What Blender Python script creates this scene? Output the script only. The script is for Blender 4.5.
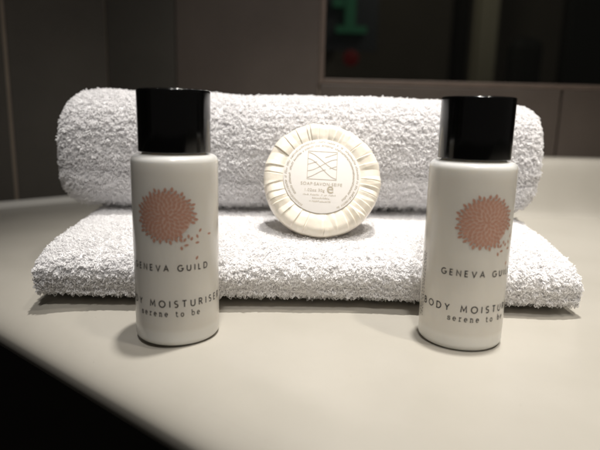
import bpy, bmesh, math, random
import numpy as np
from mathutils import Matrix, Vector

scene = bpy.context.scene
for o in list(bpy.data.objects):
    bpy.data.objects.remove(o)
COL = scene.collection
rng = np.random.default_rng(7)
random.seed(7)

# ------------------------------------------------------------------ camera
FPX, PITCH, ROLL, CAMH = 540.0, math.radians(11.2), math.radians(1.4), 0.0755
F = np.array([0, math.cos(PITCH), -math.sin(PITCH)])
U0 = np.array([0, math.sin(PITCH), math.cos(PITCH)])
R0 = np.array([1.0, 0, 0])
RV = math.cos(ROLL) * R0 + math.sin(ROLL) * U0
UV = math.cos(ROLL) * U0 - math.sin(ROLL) * R0
CAM = np.array([0, 0, CAMH])
cd = bpy.data.cameras.new('camera')
cam = bpy.data.objects.new('camera', cd)
COL.objects.link(cam)
scene.camera = cam
cd.sensor_width = 36
cd.lens = FPX / 600 * 36
cd.clip_start = 0.005
cd.clip_end = 20
cd.dof.use_dof = True
cd.dof.focus_distance = 0.206
cd.dof.aperture_fstop = 9.2
cam.matrix_world = Matrix(((RV[0], UV[0], -F[0], 0), (RV[1], UV[1], -F[1], 0),
                           (RV[2], UV[2], -F[2], CAMH), (0, 0, 0, 1)))


def ray(x, y):
    return F + RV * (x - 300) / FPX - UV * (y - 225) / FPX


def onz(x, y, z=0.0):
    d = ray(x, y)
    return CAM + d * (z - CAMH) / d[2]


def ony(x, y, Y):
    d = ray(x, y)
    return CAM + d * Y / d[1]


# ------------------------------------------------------------------ light
w = bpy.data.worlds.new('World')
scene.world = w
w.use_nodes = True
w.node_tree.nodes['Background'].inputs[0].default_value = (1.0, 0.93, 0.86, 1)
w.node_tree.nodes['Background'].inputs[1].default_value = 0.05


def spot(name, loc, target, power, size, blend, radius, col):
    l = bpy.data.lights.new(name, 'SPOT')
    l.energy = power
    l.spot_size = math.radians(size)
    l.spot_blend = blend
    l.shadow_soft_size = radius
    l.color = col
    o = bpy.data.objects.new(name, l)
    COL.objects.link(o)
    o.location = loc
    o.rotation_euler = (Vector(target) - Vector(loc)).to_track_quat('-Z', 'Y').to_euler()
    return o


spot('ceiling_downlight', (0.11, 0.235, 1.55), (0.10, 0.26, 0), 113, 25, 1.0, 0.035, (1.0, 0.965, 0.915))
spot('ceiling_downlight', (0.46, -0.10, 1.5), (0.20, 0.28, 0), 43, 28, 1.0, 0.035, (1.0, 0.93, 0.83))
spot('ceiling_downlight', (0.03, -0.60, 1.45), (0.03, 0.30, 0.05), 48, 24, 1.0, 0.06, (1.0, 0.965, 0.92))

scene.view_settings.view_transform = 'Standard'
scene.view_settings.look = 'None'
scene.view_settings.exposure = 0.0
scene.view_settings.gamma = 1.0
scene.cycles.max_bounces = 24
scene.cycles.diffuse_bounces = 16
scene.cycles.transmission_bounces = 16
scene.cycles.transparent_max_bounces = 16


# ------------------------------------------------------------------ helpers
def tag(o, label=None, cat=None, group=None, kind=None):
    if label: o['label'] = label
    if cat: o['category'] = cat
    if group: o['group'] = group
    if kind: o['kind'] = kind
    return o


def link(name, me, mat=None, parent=None):
    o = bpy.data.objects.new(name, me)
    COL.objects.link(o)
    if mat:
        me.materials.clear()
        me.materials.append(mat)
    if parent:
        o.parent = parent
    return o


def empty(name, loc, rz=0.0):
    o = bpy.data.objects.new(name, None)
    o.empty_display_size = 0.01
    COL.objects.link(o)
    o.location = loc
    o.rotation_euler = (0, 0, rz)
    return o


def mesh_np(name, V, Q, smooth=True):
    """V (n,3), Q (m,k) faces with the same corner count"""
    V = np.asarray(V, dtype=np.float32)
    Q = np.asarray(Q, dtype=np.int32)
    me = bpy.data.meshes.new(name)
    me.vertices.add(len(V))
    me.vertices.foreach_set('co', V.ravel())
    k = Q.shape[1]
    me.loops.add(Q.size)
    me.loops.foreach_set('vertex_index', Q.ravel())
    me.polygons.add(len(Q))
    me.polygons.foreach_set('loop_start', np.arange(0, Q.size, k, dtype=np.int32))
    me.polygons.foreach_set('loop_total', np.full(len(Q), k, dtype=np.int32))
    me.polygons.foreach_set('use_smooth', np.full(len(Q), smooth, dtype=bool))
    me.update(calc_edges=True)
    return me


def mesh_bm(name, bm, smooth=False):
    bmesh.ops.recalc_face_normals(bm, faces=bm.faces)
    me = bpy.data.meshes.new(name)
    bm.to_mesh(me)
    bm.free()
    if smooth:
        me.polygons.foreach_set('use_smooth', [True] * len(me.polygons))
    return me


def box_mesh(name, x0, x1, y0, y1, z0, z1, bevel=0.0):
    bm = bmesh.new()
    bmesh.ops.create_cube(bm, size=1)
    for v in bm.verts:
        v.co = Vector(((x0 + x1) / 2 + v.co.x * (x1 - x0), (y0 + y1) / 2 + v.co.y * (y1 - y0),
                       (z0 + z1) / 2 + v.co.z * (z1 - z0)))
    if bevel:
        bmesh.ops.bevel(bm, geom=bm.edges[:], offset=bevel, segments=2, affect='EDGES', profile=0.5)
    return mesh_bm(name, bm)


def lathe(name, prof, n=96):
    """prof list of (r, z); first and last at r=0"""
    V, Q = [], []
    a = np.linspace(0, 2 * math.pi, n, endpoint=False)
    bm = bmesh.new()
    rings = []
    for r, z in prof:
        if r < 1e-7:
            rings.append([bm.verts.new((0, 0, z))])
        else:
            rings.append([bm.verts.new((r * math.cos(t), r * math.sin(t), z)) for t in a])
    for A, B in zip(rings[:-1], rings[1:]):
        for i in range(n):
            j = (i + 1) % n
            if len(A) == 1:
                bm.faces.new((A[0], B[i], B[j]))
            elif len(B) == 1:
                bm.faces.new((A[i], A[j], B[0]))
            else:
                bm.faces.new((A[i], A[j], B[j], B[i]))
    return mesh_bm(name, bm, True)


def arc(cx, cz, r, a0, a1, n=6):
    return [(cx + r * math.cos(math.radians(a0 + (a1 - a0) * i / n)),
             cz + r * math.sin(math.radians(a0 + (a1 - a0) * i / n))) for i in range(n + 1)]


# ------------------------------------------------------------------ materials
def mat(name, col, rough=0.5, **kw):
    m = bpy.data.materials.new(name)
    m.use_nodes = True
    b = m.node_tree.nodes['Principled BSDF']
    b.inputs['Base Color'].default_value = (*col, 1)
    b.inputs['Roughness'].default_value = rough
    for k, v in kw.items():
        b.inputs[k].default_value = v
    return m


def nodes(m):
    nt = m.node_tree
    return nt, nt.nodes, nt.links, nt.nodes['Principled BSDF']


def add_noise(m, scale, c0, c1, bump=0.0, bscale=None, detail=6, rough=None, dist=0.0002):
    nt, N, L, b = nodes(m)
    tc = N.new('ShaderNodeTexCoord')
    n = N.new('ShaderNodeTexNoise')
    n.inputs['Scale'].default_value = scale
    n.inputs['Detail'].default_value = detail
    n.inputs['Roughness'].default_value = 0.6
    L.new(tc.outputs['Object'], n.inputs['Vector'])
    r = N.new('ShaderNodeValToRGB')
    r.color_ramp.elements[0].position = 0.3
    r.color_ramp.elements[1].position = 0.7
    r.color_ramp.elements[0].color = (*c0, 1)
    r.color_ramp.elements[1].color = (*c1, 1)
    L.new(n.outputs['Fac'], r.inputs['Fac'])
    L.new(r.outputs['Color'], b.inputs['Base Color'])
    if rough:
        mr = N.new('ShaderNodeMapRange')
        mr.inputs['To Min'].default_value = rough[0]
        mr.inputs['To Max'].default_value = rough[1]
        L.new(n.outputs['Fac'], mr.inputs['Value'])
        L.new(mr.outputs['Result'], b.inputs['Roughness'])
    if bump:
        n2 = N.new('ShaderNodeTexNoise')
        n2.inputs['Scale'].default_value = bscale or scale * 4
        n2.inputs['Detail'].default_value = 4
        L.new(tc.outputs['Object'], n2.inputs['Vector'])
        bp = N.new('ShaderNodeBump')
        bp.inputs['Strength'].default_value = bump
        bp.inputs['Distance'].default_value = dist
        L.new(n2.outputs['Fac'], bp.inputs['Height'])
        L.new(bp.outputs['Normal'], b.inputs['Normal'])
    return m


M_counter = add_noise(mat('cream_counter', (.43, .405, .355), .35), 22, (.412, .388, .338), (.448, .422, .372),
                      bump=.10, bscale=60, rough=(.26, .36), dist=.0004)
nt, N, L, b = nodes(M_counter)
src = b.inputs['Base Color'].links[0].from_socket
tc = N.new('ShaderNodeTexCoord')
vo = N.new('ShaderNodeTexVoronoi'); vo.inputs['Scale'].default_value = 130
L.new(tc.outputs['Object'], vo.inputs['Vector'])
lt = N.new('ShaderNodeMath'); lt.operation = 'LESS_THAN'; lt.inputs[1].default_value = .045
L.new(vo.outputs['Distance'], lt.inputs[0])
nz = N.new('ShaderNodeTexNoise'); nz.inputs['Scale'].default_value = 38; nz.inputs['Detail'].default_value = 3
L.new(tc.outputs['Object'], nz.inputs['Vector'])
gt = N.new('ShaderNodeMath'); gt.operation = 'GREATER_THAN'; gt.inputs[1].default_value = .57
L.new(nz.outputs['Fac'], gt.inputs[0])
ml = N.new('ShaderNodeMath'); ml.operation = 'MULTIPLY'
L.new(lt.outputs[0], ml.inputs[0]); L.new(gt.outputs[0], ml.inputs[1])
m2_ = N.new('ShaderNodeMath'); m2_.operation = 'MULTIPLY'; m2_.inputs[1].default_value = .28
L.new(ml.outputs[0], m2_.inputs[0])
mxc = N.new('ShaderNodeMixRGB'); mxc.inputs[2].default_value = (.2, .17, .13, 1)
L.new(m2_.outputs[0], mxc.inputs[0]); L.new(src, mxc.inputs[1])
L.new(mxc.outputs[0], b.inputs['Base Color'])
M_floor = add_noise(mat('dark_floor', (.02, .02, .018), .6), 6, (.010, .010, .009), (.018, .017, .015))


def tile_mat(name, c):
    lo = tuple(v * .8 for v in c)
    hi = tuple(v * 1.2 for v in c)
    return add_noise(mat(name, c, .45), 9, lo, hi, bump=.25, bscale=160, rough=(.38, .55), dist=.0003)


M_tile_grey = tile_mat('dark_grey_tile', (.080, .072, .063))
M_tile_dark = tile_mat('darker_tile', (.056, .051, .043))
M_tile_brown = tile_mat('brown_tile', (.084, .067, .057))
M_grout = add_noise(mat('grout', (.3, .25, .2), .8), 80, (.27, .22, .175), (.33, .275, .22))
M_trim = add_noise(mat('panel_trim', (.12, .09, .072), .5), 60, (.105, .078, .062), (.135, .1, .082))
M_seal = mat('white_sealant', (.85, .83, .78), .4)

M_bottle = mat('lotion_bottle', (.5, .47, .41), .2)
nt, N, L, b = nodes(M_bottle)
tc = N.new('ShaderNodeTexCoord')
sx = N.new('ShaderNodeSeparateXYZ')
L.new(tc.outputs['Object'], sx.inputs[0])
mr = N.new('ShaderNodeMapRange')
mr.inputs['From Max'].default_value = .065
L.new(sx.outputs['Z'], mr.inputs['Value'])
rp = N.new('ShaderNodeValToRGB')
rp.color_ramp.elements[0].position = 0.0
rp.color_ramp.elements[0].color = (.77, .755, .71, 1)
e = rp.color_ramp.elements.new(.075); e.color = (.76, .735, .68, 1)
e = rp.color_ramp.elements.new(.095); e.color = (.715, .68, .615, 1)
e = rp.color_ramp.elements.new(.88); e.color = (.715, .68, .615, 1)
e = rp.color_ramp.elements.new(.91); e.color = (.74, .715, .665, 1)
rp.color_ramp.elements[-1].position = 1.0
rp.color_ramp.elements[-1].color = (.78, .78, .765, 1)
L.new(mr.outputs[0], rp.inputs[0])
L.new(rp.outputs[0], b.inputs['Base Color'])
b.inputs['Subsurface Weight'].default_value = .55
b.inputs['Subsurface Radius'].default_value = (1.0, .9, .75)
b.inputs['Subsurface Scale'].default_value = .006
M_cap = mat('black_gloss_cap', (.003, .003, .003), .14)
M_ink = mat('charcoal_ink', (.03, .028, .03), .5)
M_petal = mat('terracotta_ink', (.49, .255, .18), .5)
M_blush = mat('pale_terracotta_ink', (.58, .385, .305), .5)
M_gold = mat('bronze_ink', (.47, .41, .31), .45)
M_paper = mat('label_paper', (.86, .825, .785), .5)

M_wrap = mat('cream_wrapper', (.91, .845, .73), .38)
nt, N, L, b = nodes(M_wrap)
b.inputs['Subsurface Weight'].default_value = .12
b.inputs['Subsurface Radius'].default_value = (1.0, .8, .55)
b.inputs['Subsurface Scale'].default_value = .003
tc = N.new('ShaderNodeTexCoord')
n2 = N.new('ShaderNodeTexNoise')
n2.inputs['Scale'].default_value = 420
n2.inputs['Detail'].default_value = 3
L.new(tc.outputs['Object'], n2.inputs['Vector'])
bp = N.new('ShaderNodeBump')
bp.inputs['Strength'].default_value = .2
bp.inputs['Distance'].default_value = .0006
L.new(n2.outputs['Fac'], bp.inputs['Height'])
L.new(bp.outputs['Normal'], b.inputs['Normal'])

M_terry = bpy.data.materials.new('white_terry')
M_terry.use_nodes = True
nt = M_terry.node_tree
for nn in list(nt.nodes):
    nt.nodes.remove(nn)
out = nt.nodes.new('ShaderNodeOutputMaterial')
d = nt.nodes.new('ShaderNodeBsdfDiffuse')
t = nt.nodes.new('ShaderNodeBsdfTranslucent')
mx = nt.nodes.new('ShaderNodeMixShader')
d.inputs['Color'].default_value = (.973, .970, .973, 1)
t.inputs['Color'].default_value = (.974, .970, .970, 1)
mx.inputs[0].default_value = .5
nt.links.new(d.outputs[0], mx.inputs[1])
nt.links.new(t.outputs[0], mx.inputs[2])
nt.links.new(mx.outputs[0], out.inputs['Surface'])
M_cloth = mat('white_towel_ground', (.92, .92, .925), .9)

# ------------------------------------------------------------------ setting
E1, E2 = onz(0, 308), onz(272, 450)
ed = (E2 - E1) / np.linalg.norm(E2 - E1)
WA, WB = onz(0, 208), onz(85, 200)
wd = (WB - WA) / np.linalg.norm(WB - WA)
YB = float(onz(97, 199)[1]) + .012                  # back wall
tk = (YB - WA[1]) / wd[1]
K = WA + wd * tk                                     # corner between the two walls
# front edge meets left wall
A2 = np.array([[wd[0], -ed[0]], [wd[1], -ed[1]]])
s, u = np.linalg.solve(A2, (E1 - WA)[:2])
J = WA + wd * s


def counter():
    nin = np.array([-ed[1], ed[0], 0.0])             # points from the front edge into the counter
    W_, H_ = .030, .013
    P0, P1 = J + ed * .0, E1 + ed * 1.0
    prof = [(W_ * (1 - math.sin(t)), -H_ * (1 - math.cos(t))) for t in np.linspace(0, math.pi / 2, 13)]
    prof += [(W_ * .45 * (1 - math.cos(t)), -H_ - H_ * .8 * math.sin(t)) for t in np.linspace(.2, math.pi / 2, 7)]
    bm = bmesh.new()
    ra = [bm.verts.new((P0 + nin * d_)[:2].tolist() + [z_]) for d_, z_ in prof]
    rb = [bm.verts.new((P1 + nin * d_)[:2].tolist() + [z_]) for d_, z_ in prof]
    for k in range(len(prof) - 1):
        bm.faces.new((ra[k], rb[k], rb[k + 1], ra[k + 1])).smooth = True
    far = [(1.1, P1[1]), (1.1, YB), (K[0], K[1])]
    bm.faces.new([ra[0], rb[0]] + [bm.verts.new((x, y, 0)) for x, y in far])
    zb = prof[-1][1]
    bm.faces.new([ra[-1], rb[-1]] + [bm.verts.new((x, y, zb)) for x, y in far])
    bmesh.ops.recalc_face_normals(bm, faces=bm.faces)
    me = bpy.data.meshes.new('counter')
    bm.to_mesh(me)
    bm.free()
    return me


me = counter()
ct = link('counter', me, M_counter)
tag(ct, 'cream solid counter top with rounded front edge', 'counter', kind='structure')

# moulded ledge rising at the back of the counter, on the right
nx, ny = 60, 40
xs = np.linspace(-.05, 1.1, nx)
vs_ = []
for x in xs:
    k = min(1, max(0, (x + .05) / .12)); k = k * k * (3 - 2 * k)
    for j in range(ny):
        q = j / (ny - 1)
        y = YB - .055 + .055 * q
        tt = min(1, max(0, (q - .0) / .55))
        hgt = .047 * (tt ** 2) * (3 - 2 * tt) * k
        vs_.append((x, y, -.0004 + hgt))
q_ = [(i * ny + j, (i + 1) * ny + j, (i + 1) * ny + j + 1, i * ny + j + 1) for i in range(nx - 1) for j in range(ny - 1)]
link('ledge', mesh_np('ledge', vs_, q_), M_counter, ct)

fl = link('floor', box_mesh('floor', -6, 6, -6, 3, -.82, -.80), M_floor)
tag(fl, 'dark floor far below the counter edge', 'floor', kind='structure')

# left wall, seen at an angle: grout bed + tiles
ang = math.atan2(wd[1], wd[0])
lw = empty('wall_left', (K[0], K[1], 0), ang)       # local +x runs along the wall, away from corner is -x
tag(lw, 'angled left wall of dark grey tiles with pale grout lines', 'wall', kind='structure')
link('grout_bed', box_mesh('grout_bed', -1.2, 0.0, .0006, .03, -.02, 1.0), M_grout, lw)
jl = onz(18, 206.4)
sj = float((jl - K)[:2] @ wd[:2])
for a0, a1, m in ((sj + .0013, -.0005, M_tile_grey), (sj - .30, sj - .0013, M_tile_grey), (sj - .602, sj - .3022, M_tile_grey)):
    link('tile', box_mesh('tile', a0, a1, .0, .012, -.018, .60, .0004), m, lw)
    link('tile', box_mesh('tile', a0, a1, .0, .012, .6022, 1.0, .0006), m, lw)
# sealant bead
bm = bmesh.new()
prof = [(0, .0048), (-.0012, .0042), (-.0034, .0018), (-.0046, 0.0002)]
ra = [bm.verts.new((-1.0, y, z)) for y, z in prof]
rb = [bm.verts.new((0, y, z)) for y, z in prof]
for i in range(3):
    bm.faces.new((ra[i], rb[i], rb[i + 1], ra[i + 1]))
link('sealant_bead', mesh_bm('sealant_bead', bm, True), M_seal, lw)

# back wall with tiles round the mirror glass panel
bw = empty('wall_back', (0, YB, 0))
tag(bw, 'back wall of dark brown tiles behind the towels', 'wall', kind='structure')
T0 = ony(324, 78.5, YB)                              # lower left corner of the glass panel
mx0, mz0 = float(T0[0]), float(T0[2])
x175 = float(ony(176, 60, YB)[0])
x560 = float(ony(561, 100, YB)[0])
TOP = 1.0
link('grout_bed', box_mesh('grout_bed', K[0], mx0 - .004, .004, .03, -.02, TOP), M_grout, bw)
link('grout_bed', box_mesh('grout_bed', mx0 - .0041, 1.1, .004, .03, -.02, mz0 - .004), M_grout, bw)


def tile(x0, x1, z0, z1, m):
    link('tile', box_mesh('tile', x0, x1, .0, .012, z0, z1, .0006), m, bw)


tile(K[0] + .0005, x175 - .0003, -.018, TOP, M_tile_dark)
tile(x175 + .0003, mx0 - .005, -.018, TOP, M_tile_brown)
tile(mx0 - .003, x560 - .001, -.018, mz0 - .005, M_tile_brown)
tile(x560 + .001, x560 + .3, -.018, mz0 - .005, M_tile_brown)
tile(x560 + .302, 1.1, -.018, mz0 - .005, M_tile_brown)

# mirror glass panel; objects added behind the pane stand in for its blurred reflection
gp = empty('glass_panel', (mx0, YB, mz0))
tag(gp, 'dark mirror glass panel with thin brown trim in the tiled wall, its reflection modelled behind it', 'glass panel')
PW, PH, PD = 1.1 - mx0, .55, 1.6
link('trim', box_mesh('trim', -.0045, 0, .0002, .012, -.0045, PH, .0006), M_trim, gp)
link('trim', box_mesh('trim', 0.0001, PW, .0002, .012, -.0045, 0, .0006), M_trim, gp)
M_in = add_noise(mat('reflection_ground', (.26, .23, .19), .7), 2, (.22, .195, .16), (.3, .265, .22))
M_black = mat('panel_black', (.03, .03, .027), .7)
M_post = mat('beige_post', (.6, .55, .42), .7)
link('reflection_back', box_mesh('reflection_back', -2.0, 4.5, PD, PD + .01, -1.2, 2.6), M_in, gp)
M_glass = bpy.data.materials.new('dark_glass')
M_glass.use_nodes = True
nt = M_glass.node_tree
for nn in list(nt.nodes):
    nt.nodes.remove(nn)
out = nt.nodes.new('ShaderNodeOutputMaterial')
tr = nt.nodes.new('ShaderNodeBsdfTransparent')
gl = nt.nodes.new('ShaderNodeBsdfGlossy')
gl.inputs['Roughness'].default_value = .06
fr = nt.nodes.new('ShaderNodeFresnel')
fr.inputs['IOR'].default_value = 1.3
mx = nt.nodes.new('ShaderNodeMixShader')
tr.inputs['Color'].default_value = (.9, .92, .9, 1)
nt.links.new(fr.outputs[0], mx.inputs[0])
nt.links.new(tr.outputs[0], mx.inputs[1])
nt.links.new(gl.outputs[0], mx.inputs[2])
nt.links.new(mx.outputs[0], out.inputs['Surface'])
link('pane', box_mesh('pane', .0002, PW, .004, .008, .0002, PH), M_glass, gp)


def inner(x0, x1, y0, y1, d0, d1):
    """box between pixel corners at depth d0..d1 behind the wall, in panel coordinates"""
    a = ony(x0, y1, YB + d0); c = ony(x1, y0, YB + d0)
    return a[0] - mx0, c[0] - mx0, d0, d1, a[2] - mz0, c[2] - mz0


link('reflected_dark_post', box_mesh('reflected_dark_post', *inner(452, 478, -200, 200, 1.35, 1.42), .01), M_black, gp)
link('reflected_pale_post', box_mesh('reflected_pale_post', *inner(479, 502, -200, 200, 1.2, 1.26), .01), M_post, gp)
link('reflected_dark_door', box_mesh('reflected_dark_door', *inner(548, 800, -200, 200, 1.1, 1.15), .01), M_black, gp)
link('reflected_dark_object', box_mesh('reflected_dark_object', *inner(497, 549, 36, 200, 1.02, 1.08), .03), M_black, gp)


def emis(name, col, st):
    m = mat(name, col, .6)
    b = m.node_tree.nodes['Principled BSDF']
    b.inputs['Emission Color'].default_value = (*col, 1)
    b.inputs['Emission Strength'].default_value = st
    return m


def strokes_box(pts, wd_, dep, y0):
    bm = bmesh.new()
    for (xa, ya, xb, yb) in pts:
        x0, x1, _, _, z0, z1 = inner(xa, xb, ya, yb, y0, y0 + dep)
        r = bmesh.ops.create_cube(bm, size=1)
        for v in r['verts']:
            v.co = Vector(((x0 + x1) / 2 + v.co.x * (x1 - x0), y0 + dep / 2 + v.co.y * dep, (z0 + z1) / 2 + v.co.z * (z1 - z0)))
    return bm


# green sign figure and red lamp of the reflection, modelled glowing behind the glass
gs = link('reflected_green_sign', mesh_bm('reflected_green_sign', strokes_box([(345, -40, 358, 26), (336, 26.3, 367, 32), (333, -2, 344.7, 6)], 0, .012, 1.0)),
          emis('green_glow', (.03, .12, .062), .17))
gs.location = (mx0, YB, mz0)
tag(gs, 'dim green glowing sign, a reflection modelled behind the dark glass panel', 'sign')
bm = bmesh.new()
c = ony(351, 58, YB + 1.0)
bmesh.ops.create_icosphere(bm, subdivisions=3, radius=.021)
for v in bm.verts:
    v.co.y *= .5
rl = link('reflected_red_lamp', mesh_bm('reflected_red_lamp', bm, True), emis('red_glow', (.12, .010, .010), .14))
rl.location = (c[0], YB + 1.0, c[2])
tag(rl, 'small red glowing dot below the green sign, a reflection modelled behind the glass panel', 'lamp')
# bracket modelled behind the glass to carry the reflected sign and lamp
link('sign_plate', box_mesh('sign_plate', *inner(318, 386, -140, 50, 1.02, 1.03)), mat('sign_plate', (.10, .11, .13), .6), gp)
link('sign_stay', box_mesh('sign_stay', *inner(340, 346, -140, 40, 1.0305, 1.5995)), M_black, gp)

# ------------------------------------------------------------------ stroke lettering
def A_(cx, cy, rx, ry, a0, a1, n=12):
    return [(cx + rx * math.cos(math.radians(a0 + (a1 - a0) * i / n)), cy + ry * math.sin(math.radians(a0 + (a1 - a0) * i / n))) for i in range(n + 1)]


CAPS = {   # glyph: (width, polylines), cap height 1
    'G': (.92, [A_(.48, .5, .45, .5, 48, 335, 18) + [(.92, .46), (.58, .46)]]),
    'E': (.55, [[(.5, 1), (.05, 1), (.05, 0), (.5, 0)], [(.05, .52), (.45, .52)]]),
    'N': (.75, [[(.05, 0), (.05, 1), (.7, 0), (.7, 1)]]),
    'V': (.78, [[(.02, 1), (.39, 0), (.76, 1)]]),
    'A': (.8, [[(.02, 0), (.4, 1), (.78, 0)], [(.16, .33), (.64, .33)]]),
    'U': (.74, [[(.05, 1), (.05, .33)] + A_(.37, .33, .32, .33, 180, 360, 10) + [(.69, 1)]]),
    'I': (.12, [[(.06, 0), (.06, 1)]]),
    'L': (.48, [[(.05, 1), (.05, 0), (.46, 0)]]),
    'D': (.8, [[(.3, 0), (.05, 0), (.05, 1), (.3, 1)] + A_(.3, .5, .46, .5, 88, -90, 14)]),
    'B': (.62, [[(.3, .54), (.05, .54), (.05, 0), (.3, 0)] + A_(.32, .27, .26, .27, -88, 90, 8), [(.05, .54), (.05, 1), (.28, 1)] + A_(.28, .77, .22, .23, 88, -90, 8)]),
    'O': (1.0, [A_(.5, .5, .46, .5, 90, 448, 26)]),
    'Y': (.72, [[(.02, 1), (.36, .48), (.7, 1)], [(.36, .48), (.36, 0)]]),
    'M': (.92, [[(.05, 0), (.12, 1), (.46, .25), (.8, 1), (.87, 0)]]),
    'S': (.56, [A_(.28, .75, .23, .25, 40, 250, 10) + A_(.27, .26, .24, .26, 70, -140, 10)]),
    'T': (.66, [[(.02, 1), (.64, 1)], [(.33, 1), (.33, 0)]]),
    'R': (.62, [[(.05, 0), (.05, 1), (.3, 1)] + A_(.3, .76, .23, .24, 88, -90, 8) + [(.06, .52)], [(.3, .52), (.6, 0)]]),
}
LOW = {    # typewriter letters, x height 1
    's': (.8, [A_(.4, .74, .28, .26, 35, 250, 8) + A_(.4, .27, .3, .27, 70, -145, 8), [(.66, .66), (.66, 1)], [(.1, 0), (.1, .34)]]),
    'e': (.85, [[(.1, .52), (.74, .52)] + A_(.42, .5, .34, .5, 2, 315, 14)]),
    'r': (.8, [[(.1, 1), (.32, 1), (.32, 0)], [(.05, 0), (.62, 0)], [(.32, .66)] + A_(.58, .7, .24, .3, 150, 40, 6)]),
    'n': (.95, [[(.05, 1), (.24, 1), (.24, 0)], [(.05, 0), (.42, 0)], [(.24, .66)] + A_(.5, .62, .24, .38, 150, 0, 8) + [(.74, 0)], [(.58, 0), (.92, 0)]]),
    't': (.75, [[(.3, 1.4), (.3, .3)] + A_(.52, .28, .22, .28, 180, 320, 8), [(.06, 1), (.62, 1)]]),
    'o': (.85, [A_(.42, .5, .34, .5, 90, 448, 18)]),
    'b': (.95, [[(.04, 1.5), (.22, 1.5), (.22, 0)], A_(.52, .5, .34, .5, 150, -150, 14)]),
}


def layout(text, font, h, track, space, fit=None):
    if fit:                                          # widen the tracking until the line has the wanted length
        w0 = layout(text, font, h, 0, space)[1]
        track = (fit - w0) / h / (len(text.replace(' ', '')) - 1)
    x, out = 0, []
    for ch in text:
        if ch == ' ':
            x += space * h
            continue
        wd_, pl = font[ch]
        for p in pl:
            out.append([(x + a * h, c * h) for a, c in p])
        x += (wd_ + track) * h
    tot = x - track * h
    return [[(a - tot / 2, c) for a, c in p] for p in out], tot


def ribbons(polys, wdt, fn):
    """polylines in (u,v) -> flat ribbons, mapped by fn(u,v,layer)"""
    V, Q = [], []
    for li, p in enumerate(polys):
        p = np.array(p)
        d = np.diff(p, axis=0)
        keep = np.r_[True, np.hypot(d[:, 0], d[:, 1]) > 1e-8]
        p = p[keep]
        d = np.diff(p, axis=0)
        d /= np.hypot(d[:, 0], d[:, 1])[:, None]
        nrm = np.c_[-d[:, 1], d[:, 0]]
        off = []
        for i in range(len(p)):
            if i == 0: o = nrm[0]
            elif i == len(p) - 1: o = nrm[-1]
            else:
                m = nrm[i - 1] + nrm[i]
                m /= max(1e-6, np.hypot(*m))
                o = m / max(.45, m @ nrm[i])
            off.append(o)
        off = np.array(off) * wdt / 2
        # square the ends off a little beyond the end points
        p = p.copy()
        base = len(V)
        for a, o in zip(p, off):
            V.append(fn(*(a + o), li % 4)); V.append(fn(*(a - o), li % 4))
        for i in range(len(p) - 1):
            k = base + 2 * i
            Q.append((k, k + 1, k + 3, k + 2))
    return V, Q


# ------------------------------------------------------------------ bottles
RB, HB = .01432, .0628           # body radius and height
RC, HC0, HC1 = .01185, .0636, .0836


def cyl(R, th0):
    """(u along the arc, v up) -> point on the bottle; th0 = 0 faces -Y"""
    def fn(u, v, layer=0):
        a = -math.pi / 2 + th0 + u / R
        r = R + .00006 + layer * .000012
        return (r * math.cos(a), r * math.sin(a), v)
    return fn


def flower(cu, cv, rad, fn, lseed):
    rr = random.Random(lseed)
    V, Q = [], []

    def petal(x, y, a, ln, wd_, lay=0.0):
        ca, sa = math.cos(a), math.sin(a)
        base = len(V)
        shape = [(-.5, 0), (-.3, .33), (-.02, .5), (.26, .36), (.5, 0), (.26, -.36), (-.02, -.5), (-.3, -.33)]
        for s_, t_ in shape:
            px, py = s_ * ln, t_ * wd_
            V.append(fn(cu + (x + px * ca - py * sa) * 1.12, cv + y + px * sa + py * ca, lay))
        Q.append((base, base + 1, base + 2, base + 3)); Q.append((base, base + 3, base + 4, base + 5))
        Q.append((base, base + 5, base + 6, base + 7))
        return
    NP = 150
    for k in range(NP):
        r_ = math.sqrt((k + .35) / NP) * .96
        a = k * 2.399963 + .4
        da = (a - math.radians(-38) + math.pi) % (2 * math.pi) - math.pi
        if r_ > .76 and abs(da) < .30: continue
        petal(r_ * rad * math.cos(a), r_ * rad * math.sin(a), a + rr.uniform(-.22, .22),
              rr.uniform(.17, .2) * rad, rr.uniform(.088, .104) * rad, k * .02)
    for (sx_, sy_, a) in ((.48, -1.13, 100), (.63, -1.03, 10), (.80, -.81, 70), (.99, -.74, 110), (1.10, -.54, 55),
                          (.99, -.97, 5), (1.47, -.72, 0), (.97, -1.52, 65), (.70, -.72, 95), (.58, -.84, 60)):
        petal(sx_ * rad, sy_ * rad, math.radians(a), .155 * rad, .085 * rad)
    return V, Q


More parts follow.
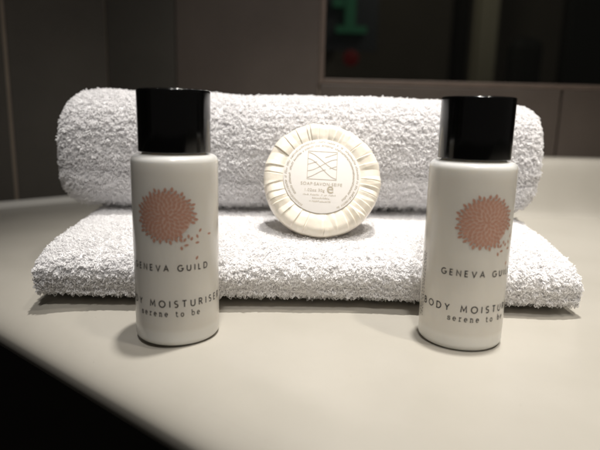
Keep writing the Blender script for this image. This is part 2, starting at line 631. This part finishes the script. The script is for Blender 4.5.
def make_bottle(px, py, th0, label, side_print):
    P = onz(px, py)
    root = empty('lotion_bottle', (P[0], P[1], 0))
    tag(root, label, 'bottle', 'small lotion bottles in front of the towels')
    prof = [(0, .0006), (.009, .0006), (.0105, 0.0), (RB - .0022, 0.0)] + arc(RB - .0022, .0022, .0022, -80, 0, 6)
    prof += [(RB, .01), (RB, .02), (RB, .03), (RB, .04), (RB, .05)]
    prof += arc(RB - .0022, HB - .0022, .0022, 0, 88, 7) + [(.0108, HB + .0002), (.0104, HB + .0006), (.0104, HB + .0025), (0, HB + .0025)]
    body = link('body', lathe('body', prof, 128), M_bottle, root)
    # a closed screw cap with a thin wall gap at its foot
    cp = [(0, HC0 + .001), (RC - .0012, HC0 + .001), (RC - .0009, HC0)] + arc(RC - .0003, HC0 + .0003, .0003, -90, 0, 3)
    cp += [(RC, HC0 + .008), (RC + .00005, HC1 - .001)] + arc(RC - .00055, HC1 - .0006, .0006, 0, 90, 5) + [(RC - .0022, HC1 - .00015), (0, HC1 - .0002)]
    link('cap', lathe('cap', cp, 128), M_cap, root)
    fn = cyl(RB, th0)
    for text, h, tr, sp, z, wdt, font, fit in (('GENEVA GUILD', .0019, .40, .9, .0262, .00035, CAPS, .0275),
                                              ('BODY MOISTURISER', .00215, .50, 1.1, .0140, .00038, CAPS, .0416),
                                              ('serene to be', .00125, .36, 1.3, .0108, .00026, LOW, .0209)):
        pl, tot = layout(text, font, h, tr, sp, fit)
        V, Q = ribbons(pl, wdt, lambda u, v, l, z=z: fn(u, v + z, l))
        link('printed_text', mesh_np('printed_text', V, Q, False), M_ink, body)
    V, Q = flower(-.0003, .0441, .0092, fn, 5)
    link('flower_print', mesh_np('flower_print', V, Q, False), M_petal, body)
    # concentric rings so that the disc follows the bottle's curve
    bv, bq = [], []
    for k in range(9):
        for i in range(48):
            a = 2 * math.pi * i / 48
            r_ = .0002 + .0072 * k / 8
            bv.append(fn(-.0003 + r_ * 1.12 * math.cos(a), .0441 + r_ * math.sin(a), -2))
    for k in range(8):
        for i in range(48):
            j = (i + 1) % 48
            bq.append((k * 48 + i, k * 48 + j, (k + 1) * 48 + j, (k + 1) * 48 + i))
    link('flower_ground', mesh_np('flower_ground', bv, bq, False), M_blush, body)
    if side_print:
        rr = random.Random(3)
        pl = []
        for col_ in (0, 1, 2):
            v = .0085
            while v < .031:
                ln = rr.uniform(.0004, .001)
                u = -RB * math.radians(88 + col_ * 4.0)
                pl.append([(u, v), (u + rr.uniform(-.0003, .0003), v + ln * .5), (u + rr.uniform(-.0002, .0004), v + ln)])
                v += ln + rr.uniform(.0002, .0007)
        V, Q = ribbons(pl, .00028, fn)
        link('side_print', mesh_np('side_print', V, Q, False), M_ink, body)
    return root


make_bottle(178.5, 331, math.radians(0.7), 'lotion bottle on the left, its print turned slightly left, before the folded towels', False)
make_bottle(458.3, 336, math.radians(8), 'lotion bottle on the right, its print turned right and cut off at the edge', True)


# ------------------------------------------------------------------ towels
def vnoise(P, seed, scale, octv=4):
    """smooth pseudo noise from sums of sines, roughly -1..1"""
    g = np.random.default_rng(seed)
    out = np.zeros(len(P))
    for i in range(octv * 3):
        k = g.normal(size=3)
        k *= scale * (1 + .7 * (i // 3)) / np.linalg.norm(k)
        out += np.sin(P @ k + g.uniform(0, 6.28)) / (1 + .5 * (i // 3))
    return out / (1.6 * math.sqrt(octv))


def surf_grid(shape, nu, nv):
    u = np.linspace(-1, 1, nu)
    v = np.linspace(0, 2 * math.pi, nv, endpoint=False)
    Ug, Vg = np.meshgrid(u, v, indexing='ij')
    return shape(Ug, Vg)            # nu,nv,3


def grid_normals(P):
    du = np.gradient(P, axis=0)
    dv = np.roll(P, -1, 1) - np.roll(P, 1, 1)
    n = np.cross(dv, du)
    ln = np.linalg.norm(n, axis=2, keepdims=True)
    n = n / np.maximum(ln, 1e-12)
    return n, du, dv


def make_towel(name, label, shape, seed, dens, rowamp):
    P = surf_grid(shape, 200, 170)
    n, du, dv = grid_normals(P)
    ctr = P.reshape(-1, 3).mean(0)
    if ((P - ctr) * n).sum() < 0:
        n = -n
    root = empty(name, (float(ctr[0]), float(ctr[1]), float(P[..., 2].min())))
    off = np.array(root.location)
    tag(root, label, 'towel')
    nu, nv = P.shape[:2]
    I = np.arange(nu * nv).reshape(nu, nv)
    Q = np.stack([I[:-1], np.roll(I, -1, 1)[:-1], np.roll(I, -1, 1)[1:], I[1:]], -1).reshape(-1, 4)
    link('cloth', mesh_np('cloth', P.reshape(-1, 3) - off, Q), M_cloth, root)
    # ---- pile loops
    area = np.linalg.norm(np.cross(du, dv / 2), axis=2) * 1e6
    wgt = area.copy()
    front = (n[..., 1] < .12) | ((n[..., 2] > .8) & (n[..., 1] < .5))
    under = n[..., 2] < -.75
    wgt *= np.where(front, 1.0, .06) * np.where(under, .12, 1)
    if seed == 100:                                 # covered by the towel on top
        wgt *= np.where((P[..., 2] > .02) & (P[..., 1] > .272) & (np.abs(P[..., 0]) < .1), .05, 1)
    cnt = int(wgt.sum() * dens)
    pr = (wgt / wgt.sum()).ravel()
    idx = rng.choice(nu * nv, cnt, p=pr)
    iu, iv = np.divmod(idx, nv)
    fu, fv = rng.random(cnt), rng.random(cnt)
    iu2 = np.minimum(iu + 1, nu - 1); iv2 = (iv + 1) % nv
    def lerp(G):
        return ((1 - fu) * (1 - fv))[:, None] * G[iu, iv] + (fu * (1 - fv))[:, None] * G[iu2, iv] + \
               ((1 - fu) * fv)[:, None] * G[iu, iv2] + (fu * fv)[:, None] * G[iu2, iv2]
    B = lerp(P)
    Nn = lerp(n); Nn /= np.linalg.norm(Nn, axis=1)[:, None]
    X = np.array([1.0, 0, 0])
    Tx = X - Nn * (Nn @ X)[:, None]
    lx = np.linalg.norm(Tx, axis=1)
    Tx = np.where(lx[:, None] > .2, Tx / np.maximum(lx, 1e-6)[:, None], np.cross(Nn, np.array([0, 1.0, 0])))
    Tx /= np.linalg.norm(Tx, axis=1)[:, None]
    Ty = np.cross(Nn, Tx)
    # clumping: lean follows medium-scale noise, so neighbouring loops lie together
    a1 = vnoise(B, seed + 1, 900); a2 = vnoise(B, seed + 2, 900)
    b1 = vnoise(B, seed + 3, 2600, 2); b2 = vnoise(B, seed + 4, 2600, 2)
    lean = Tx * (a1 * .26 + b1 * .26 + rng.normal(0, .17, cnt))[:, None] + Ty * (a2 * .26 + b2 * .26 + rng.normal(0, .17, cnt))[:, None]
    lean[:, 2] -= .30
    lean[:, 1] -= .12
    ln = .00138 * rng.uniform(.7, 1.3, cnt) * (1 + .16 * vnoise(B, seed + 5, 1500, 2))
    arcl = np.cumsum(np.linalg.norm(dv[nu // 2] / 2, axis=1))[iv]
    row = np.sin(arcl / .0034 * 2 * math.pi + 2.2 * vnoise(B, seed + 9, 160, 2) + 1.2 * vnoise(B, seed + 10, 600, 2))
    ln *= 1 + rowamp * row
    ln = np.where(rng.random(cnt) < .03, ln * 1.35, ln)
    dirn = Nn + lean
    dirn /= np.linalg.norm(dirn, axis=1)[:, None]
    ang_ = rng.normal(0, .7, cnt) + .6 * vnoise(B, seed + 8, 900, 2)
    W = Tx * np.cos(ang_)[:, None] + Ty * np.sin(ang_)[:, None]      # the loop's own plane
    S = np.cross(dirn, W); S /= np.linalg.norm(S, axis=1)[:, None]
    W = np.cross(S, dirn)
    hw = .00040 * rng.uniform(.7, 1.3, cnt)
    rad = .00024 * rng.uniform(.8, 1.2, cnt)
    along = np.array([0, .76, 1.0, .76, 0])
    side = np.array([-.6, -1.1, 0, 1.1, .6])
    twist = rng.uniform(-.8, .8, cnt)
    C_ = np.zeros((cnt, 5, 3))
    for k in range(5):
        C_[:, k] = B + dirn * (ln * along[k] - .0003)[:, None] + W * (hw * side[k])[:, None] \
            + S * (hw * twist * side[k])[:, None] + lean * (ln * along[k] ** 2 * .3)[:, None]
    Tn = np.gradient(C_, axis=1)
    Tn /= np.linalg.norm(Tn, axis=2, keepdims=True) + 1e-12
    S3 = np.repeat(S[:, None], 5, 1)
    N2 = np.cross(Tn, S3); N2 /= np.linalg.norm(N2, axis=2, keepdims=True) + 1e-12
    S3 = np.cross(N2, Tn)
    V = np.zeros((cnt, 5, 3, 3))
    for j in range(3):
        aj = 2 * math.pi * j / 3
        V[:, :, j] = C_ + (S3 * math.cos(aj) + N2 * math.sin(aj)) * rad[:, None, None]
    V = V.reshape(-1, 3) - off
    q = []
    for k in range(4):
        for j in range(3):
            j2 = (j + 1) % 3
            q.append((k * 3 + j, k * 3 + j2, (k + 1) * 3 + j2, (k + 1) * 3 + j))
    q = np.array(q)
    Q = (q[None] + (np.arange(cnt) * 15)[:, None, None]).reshape(-1, 4)
    pile = link('terry_pile', mesh_np('terry_pile', V, Q, False), M_terry, root)
    pile['kind'] = 'stuff'

    return root


def spow(a, p):
    return np.sign(a) * np.abs(a) ** p


TF = .2036                                             # front foot line of the lower towel


def lower_shape(U, V):
    a = .1085
    x = a * U + .0035
    n = 26
    sc = (1 - np.abs(U) ** n * .999) ** (1 / 2.2)       # thickness rounds off at both ends
    dy = .052 * (1 - .05 * np.abs(U) ** 10)
    e = .62
    cy = spow(np.cos(V), e)
    cz = np.where(np.sin(V) < 0, -np.abs(np.sin(V)) ** .50, np.abs(np.sin(V)) ** .70)
    y = TF + .053 + dy * cy + .0016 * np.sin(U * 3.1 + .6)
    back = (cy + 1) / 2
    th = .0255 + .0055 * back ** .8
    thick = th * (.62 + .38 * sc)
    z = thick / 2 + thick / 2 * cz
    # crease between the two folded layers at the front
    cr = np.exp(-((z - .0085) / .0018) ** 2) * np.clip(-cy, 0, 1)
    y = y + .0009 * cr
    # the front fold bulges a little above the foot
    y = y - .0015 * np.exp(-((z - .015) / .006) ** 2) * np.clip(-cy, 0, 1)
    P = np.stack([x, y, z], -1)
    w_ = vnoise(P.reshape(-1, 3), 11, 90, 3).reshape(x.shape)
    P[..., 2] += .0007 * w_ * np.clip(z / .01, 0, 1)
    P[..., 1] += .0008 * w_
    P[..., 2] = np.maximum(P[..., 2], .0011)
    P[..., 2] += .0012 * np.clip(-cy * 1.6 - .6, 0, 1) ** 2 * np.clip(1 - z / .012, 0, 1)
    return P


def upper_shape(U, V):
    a = .1155
    x = a * U - .0005
    n = 20
    sc = (1 - np.abs(U) ** n * .999) ** (1 / 2.3)
    e = .68
    cy, cz = spow(np.cos(V), e), spow(np.sin(V), e * 1.05)
    hh = .0280 * (.50 + .50 * sc)
    hd = .034 * (.55 + .45 * sc)
    # the left end slumps downwards a little, the right end sits higher
    lift = np.where(U < 0, -.0035 * np.abs(U) ** 3, .004 * np.abs(U) ** 4) * 1.0
    zc = .0292 + .0283 + lift * (1 - sc) + .0005 * np.sin(U * 4)
    y = .2865 + hd * cy + .0015 * np.sin(U * 2.6 + 1)
    z = zc + hh * cz - .0006 * U
    # shallow crease where the folded layers meet at the front
    cr = np.exp(-((z - .0485 - .0014 * np.sin(U * 5) - .0008 * np.sin(U * 13 + 1)) / .0024) ** 2) * np.clip(-cy, 0, 1)
    y = y + .0011 * cr
    P = np.stack([x, y, z], -1)
    w_ = vnoise(P.reshape(-1, 3), 21, 75, 3).reshape(x.shape)
    P[..., 2] += .0008 * w_
    P[..., 1] += .0010 * w_
    return P


make_towel('folded_towel', 'white terry towel folded flat, lying on the cream counter under the thicker towel', lower_shape, 100, 2.35, .12)
make_towel('folded_towel', 'thick white rounded terry towel resting on top of the flat folded one', upper_shape, 200, 2.3, .15)


# ------------------------------------------------------------------ soap
def make_soap():
    c = np.array([.0088, .2335, .0488])
    root = empty('wrapped_soap', tuple(c))
    tilt = math.radians(-24)
    root.rotation_euler = (math.pi / 2 + tilt, math.radians(2), 0)   # local +z looks to the camera, tipped back
    tag(root, 'round soap in pleated cream paper leaning on the upper towel', 'soap')
    R, T = .0250, .0059
    na, nr = 1200, 46
    g = random.Random(12)
    npl = 17
    nk = npl * 2
    k_in = np.sort(np.array([(k + g.uniform(-.46, .46)) / nk * 2 * math.pi + .05 for k in range(nk)]))
    k_out = np.sort(k_in + np.array([g.gauss(.07, .05) for _ in range(nk)]))
    h_in = np.array([g.uniform(.3, 1) if k % 2 else g.uniform(0, .6) for k in range(nk)])
    h_out = np.array([g.uniform(.35, 1.2) if k % 2 else g.uniform(-.1, .65) for k in range(nk)])
    e2 = np.cumsum([g.uniform(.35, 1.6) for _ in range(37)])
    e2 = np.r_[0, e2 / e2[-1]] * 2 * math.pi
    fa_ = np.array([g.uniform(.35, 1.15) for _ in range(37)])
    fl_ = np.array([1 if g.random() < .7 else -1 for _ in range(37)])
    # profile from centre of the face outwards and round the rim to the back: (r, z, pleat weight)
    prof = []
    for i in range(30):
        r = R * (.0 + .86 * i / 29)
        prof.append((r, T * (1 - .06 * (r / R) ** 2), r))
    for i in range(1, 15):
        t = i / 14 * math.pi * .5
        prof.append((R * .86 + R * .14 * math.sin(t), T * (.9557 - .55 * (1 - math.cos(t))), r))
    prof += [(R * 1.002, T * .1, 0), (R, -T * .4, 0), (R * .96, -T * .8, 0), (R * .86, -T, 0), (R * .4, -T, 0), (1e-5, -T, 0)]
    th = np.linspace(0, 2 * math.pi, na, endpoint=False)
    V = []
    for pi_, (r, z, _) in enumerate(prof):
        rr_ = r / R
        wgt = np.clip((rr_ - .63) / .12, 0, 1) ** 1.0
        if pi_ >= 44:
            wgt = wgt * max(0, 1 - (pi_ - 43) / 4)
        dz = np.zeros(na); dr = np.zeros(na)
        # folded paper: flat facets between random creases that shift from the label to the rim
        tq = min(1, max(0, (rr_ - .58) / .42))
        kn = k_in * (1 - tq) + k_out * tq
        hh_ = h_in * (1 - tq) + h_out * tq
        kk = np.r_[kn[-1] - 2 * math.pi, kn, kn[0] + 2 * math.pi]
        hk = np.r_[hh_[-1], hh_, hh_[0]]
        f_ = np.interp(th, kk, hk)
        # overlapping flaps: gentle rise, then a sharp drop over the next flap
        ph_ = (th + .10 * (rr_ - .8)) % (2 * math.pi)
        kf = np.clip(np.searchsorted(e2, ph_, side='right') - 1, 0, 36)
        sf = (ph_ - e2[kf]) / (e2[kf + 1] - e2[kf])
        sf = np.where(fl_[kf] > 0, sf, 1 - sf)
        saw = np.where(sf < .93, sf / .93, (1 - sf) / .07)
        dz = f_ * .0008 + saw * fa_[kf] * .00075
        dr = (f_ - .5) * .0003 + .0002 * np.sin(th * 3 + 1)
        rad_ = r + dr * wgt * (1 if rr_ > .8 else 0)
        V.append(np.c_[rad_ * np.cos(th), rad_ * np.sin(th), z + dz * wgt])
    V = np.concatenate(V)
    Q = []
    for p_ in range(len(prof) - 1):
        i = np.arange(na); j = (i + 1) % na
        Q.append(np.c_[p_ * na + i, (p_ + 1) * na + i, (p_ + 1) * na + j, p_ * na + j])
    me = mesh_np('wrapper', V, np.concatenate(Q))
    link('wrapper', me, M_wrap, root)
    # round sticker
    RL = .0164
    off = Vector((-.0002, .0004, T + .00015))
    lab = link('label', lathe('label', [(0, 0), (RL, -.0001), (RL, .00012), (RL - .0002, .00018), (0, .00018)], 96), M_paper, root)
    lab.location = off
    z0 = .00026
    flat = lambda u, v, l=0: (u, v, z0 + l * .00001)
    q = RL / 37.0                                   # one photo pixel on the label

    def box_lines():
        s0 = 14.0
        yb = 10.5
        def wave(x0, y0, x1, y1, bend):
            pts = []
            for i in range(13):
                t_ = i / 12
                e_ = t_ * t_ * (3 - 2 * t_)
                pts.append(((x0 + (x1 - x0) * t_) * q, (y0 + (y1 - y0) * (t_ * (1 - bend) + e_ * bend) + yb) * q))
            return pts
        pl = [[(-s0 * q, (yb - s0) * q), (s0 * q, (yb - s0) * q), (s0 * q, (yb + s0) * q), (-s0 * q, (yb + s0) * q), (-s0 * q, (yb - s0) * q)]]
        pl.append(wave(-s0, 12.6, s0, -3.5, .9))
        pl.append(wave(-s0, 6.5, s0, -12.8, .9))
        pl.append(wave(s0, 12.6, 2.5, 8.4, .3))
        pl.append(wave(s0, 6.8, -s0, -6.0, .9))
        pl.append(wave(s0, -.2, 7, -2.8, .3))
        pl.append(wave(-s0, .6, -5, 3.6, .3))
        pl.append(wave(3.5, -4.0, -s0, -12.6, .6))
        return ribbons(pl, .00018, flat)

    V, Q = box_lines()
    link('emblem_print', mesh_np('emblem_print', V, Q, False), M_gold, lab)

    def text_mesh(body, size, fn, bold=0.0, spacing=1.0):
        cu = bpy.data.curves.new('t', 'FONT')
        cu.body = body
        cu.size = size
        cu.align_x = 'CENTER'
        cu.space_character = spacing
        cu.offset = bold
        cu.resolution_u = 3
        o = bpy.data.objects.new('t', cu)
        COL.objects.link(o)
        dg = bpy.context.evaluated_depsgraph_get()
        m2 = bpy.data.meshes.new_from_object(o.evaluated_get(dg))
        bpy.data.objects.remove(o)
        for v in m2.vertices:
            v.co = fn(v.co.x, v.co.y)
        return m2

    def ring(rbase):
        def fn(u, v):
            a = math.pi / 2 - u / rbase
            r = rbase + v
            return Vector((r * math.cos(a), r * math.sin(a), z0))
        return fn

    def line(y, dx=0):
        return lambda u, v: Vector((u + dx * q, v + y * q, z0))
    for body, size, fn, bold, sp in (
            ('SOAP·SAVON·SEIFE', 4.3 * q, line(-9.6), 0, 1.1),
            ('1.02oz 30g', 4.0 * q, line(-15.6, -6.5), 0, 1.1),
            ('e', 15 * q, line(-16.6, 8.5), .00003, 1),
            ('www.soap.com', 3.2 * q, line(-24.5, 0), 0, 1.2),
            ('12345 6 7 8 9', 3.2 * q, line(-28.2, 0), 0, 1.1)):
        if body[0] in 'w1' and 'oz' not in body:
            continue
        m2 = text_mesh(body, size, fn, bold, sp)
        link('printed_text', m2, M_gold, lab)
    rr = random.Random(9)
    # the finest lines cannot be read in the photograph: rows of tiny marks
    pl = []
    for yy, xa, xb in ((-19.6, -17, 15), (-22.8, -8, 8), (-26.0, -8, 9)):
        x = xa
        while x < xb:
            ln_ = rr.uniform(.6, 1.3)
            k = rr.random()
            if k > .12:
                pl.append([(x * q, yy * q), (x * q + ln_ * q * .4, (yy + rr.uniform(.6, 1.7)) * q), (x * q + ln_ * q, (yy + rr.uniform(0, 1.4)) * q)])
            x += ln_ + .55
    pl.append([(-10.6 * q, -25.2 * q), (-9.2 * q, -25.2 * q)])
    for rb_, a0, a1 in ((33.4, -150, 152), (29.6, -128, 140)):
        a = a0
        while a < a1:
            da = rr.uniform(1.1, 2.2)
            if rr.random() > .1:
                z_ = []
                for k in range(3):
                    rad_ = (rb_ + (0, rr.uniform(1.2, 2.2), rr.uniform(0, 2.0))[k]) * q
                    aa = math.radians(90 - a - da * k / 2 + (0))
                    z_.append((rad_ * math.cos(aa), rad_ * math.sin(aa)))
                pl.append(z_)
            a += da + .9
    V, Q = ribbons(pl, .00017, flat)
    link('fine_print', mesh_np('fine_print', V, Q, False), M_gold, lab)
    return root


make_soap()

# added out-of-view fill lamp behind the glass, brightens the pale post of the reflection
pl_ = bpy.data.lights.new('post_fill_lamp', 'POINT')
pl_.energy = .5
pl_.shadow_soft_size = .05
pl_.color = (1.0, .92, .75)
po_ = bpy.data.objects.new('post_fill_lamp', pl_)
COL.objects.link(po_)
_c = ony(470, -150, YB + .8)
po_.location = (_c[0], YB + .8, _c[2])
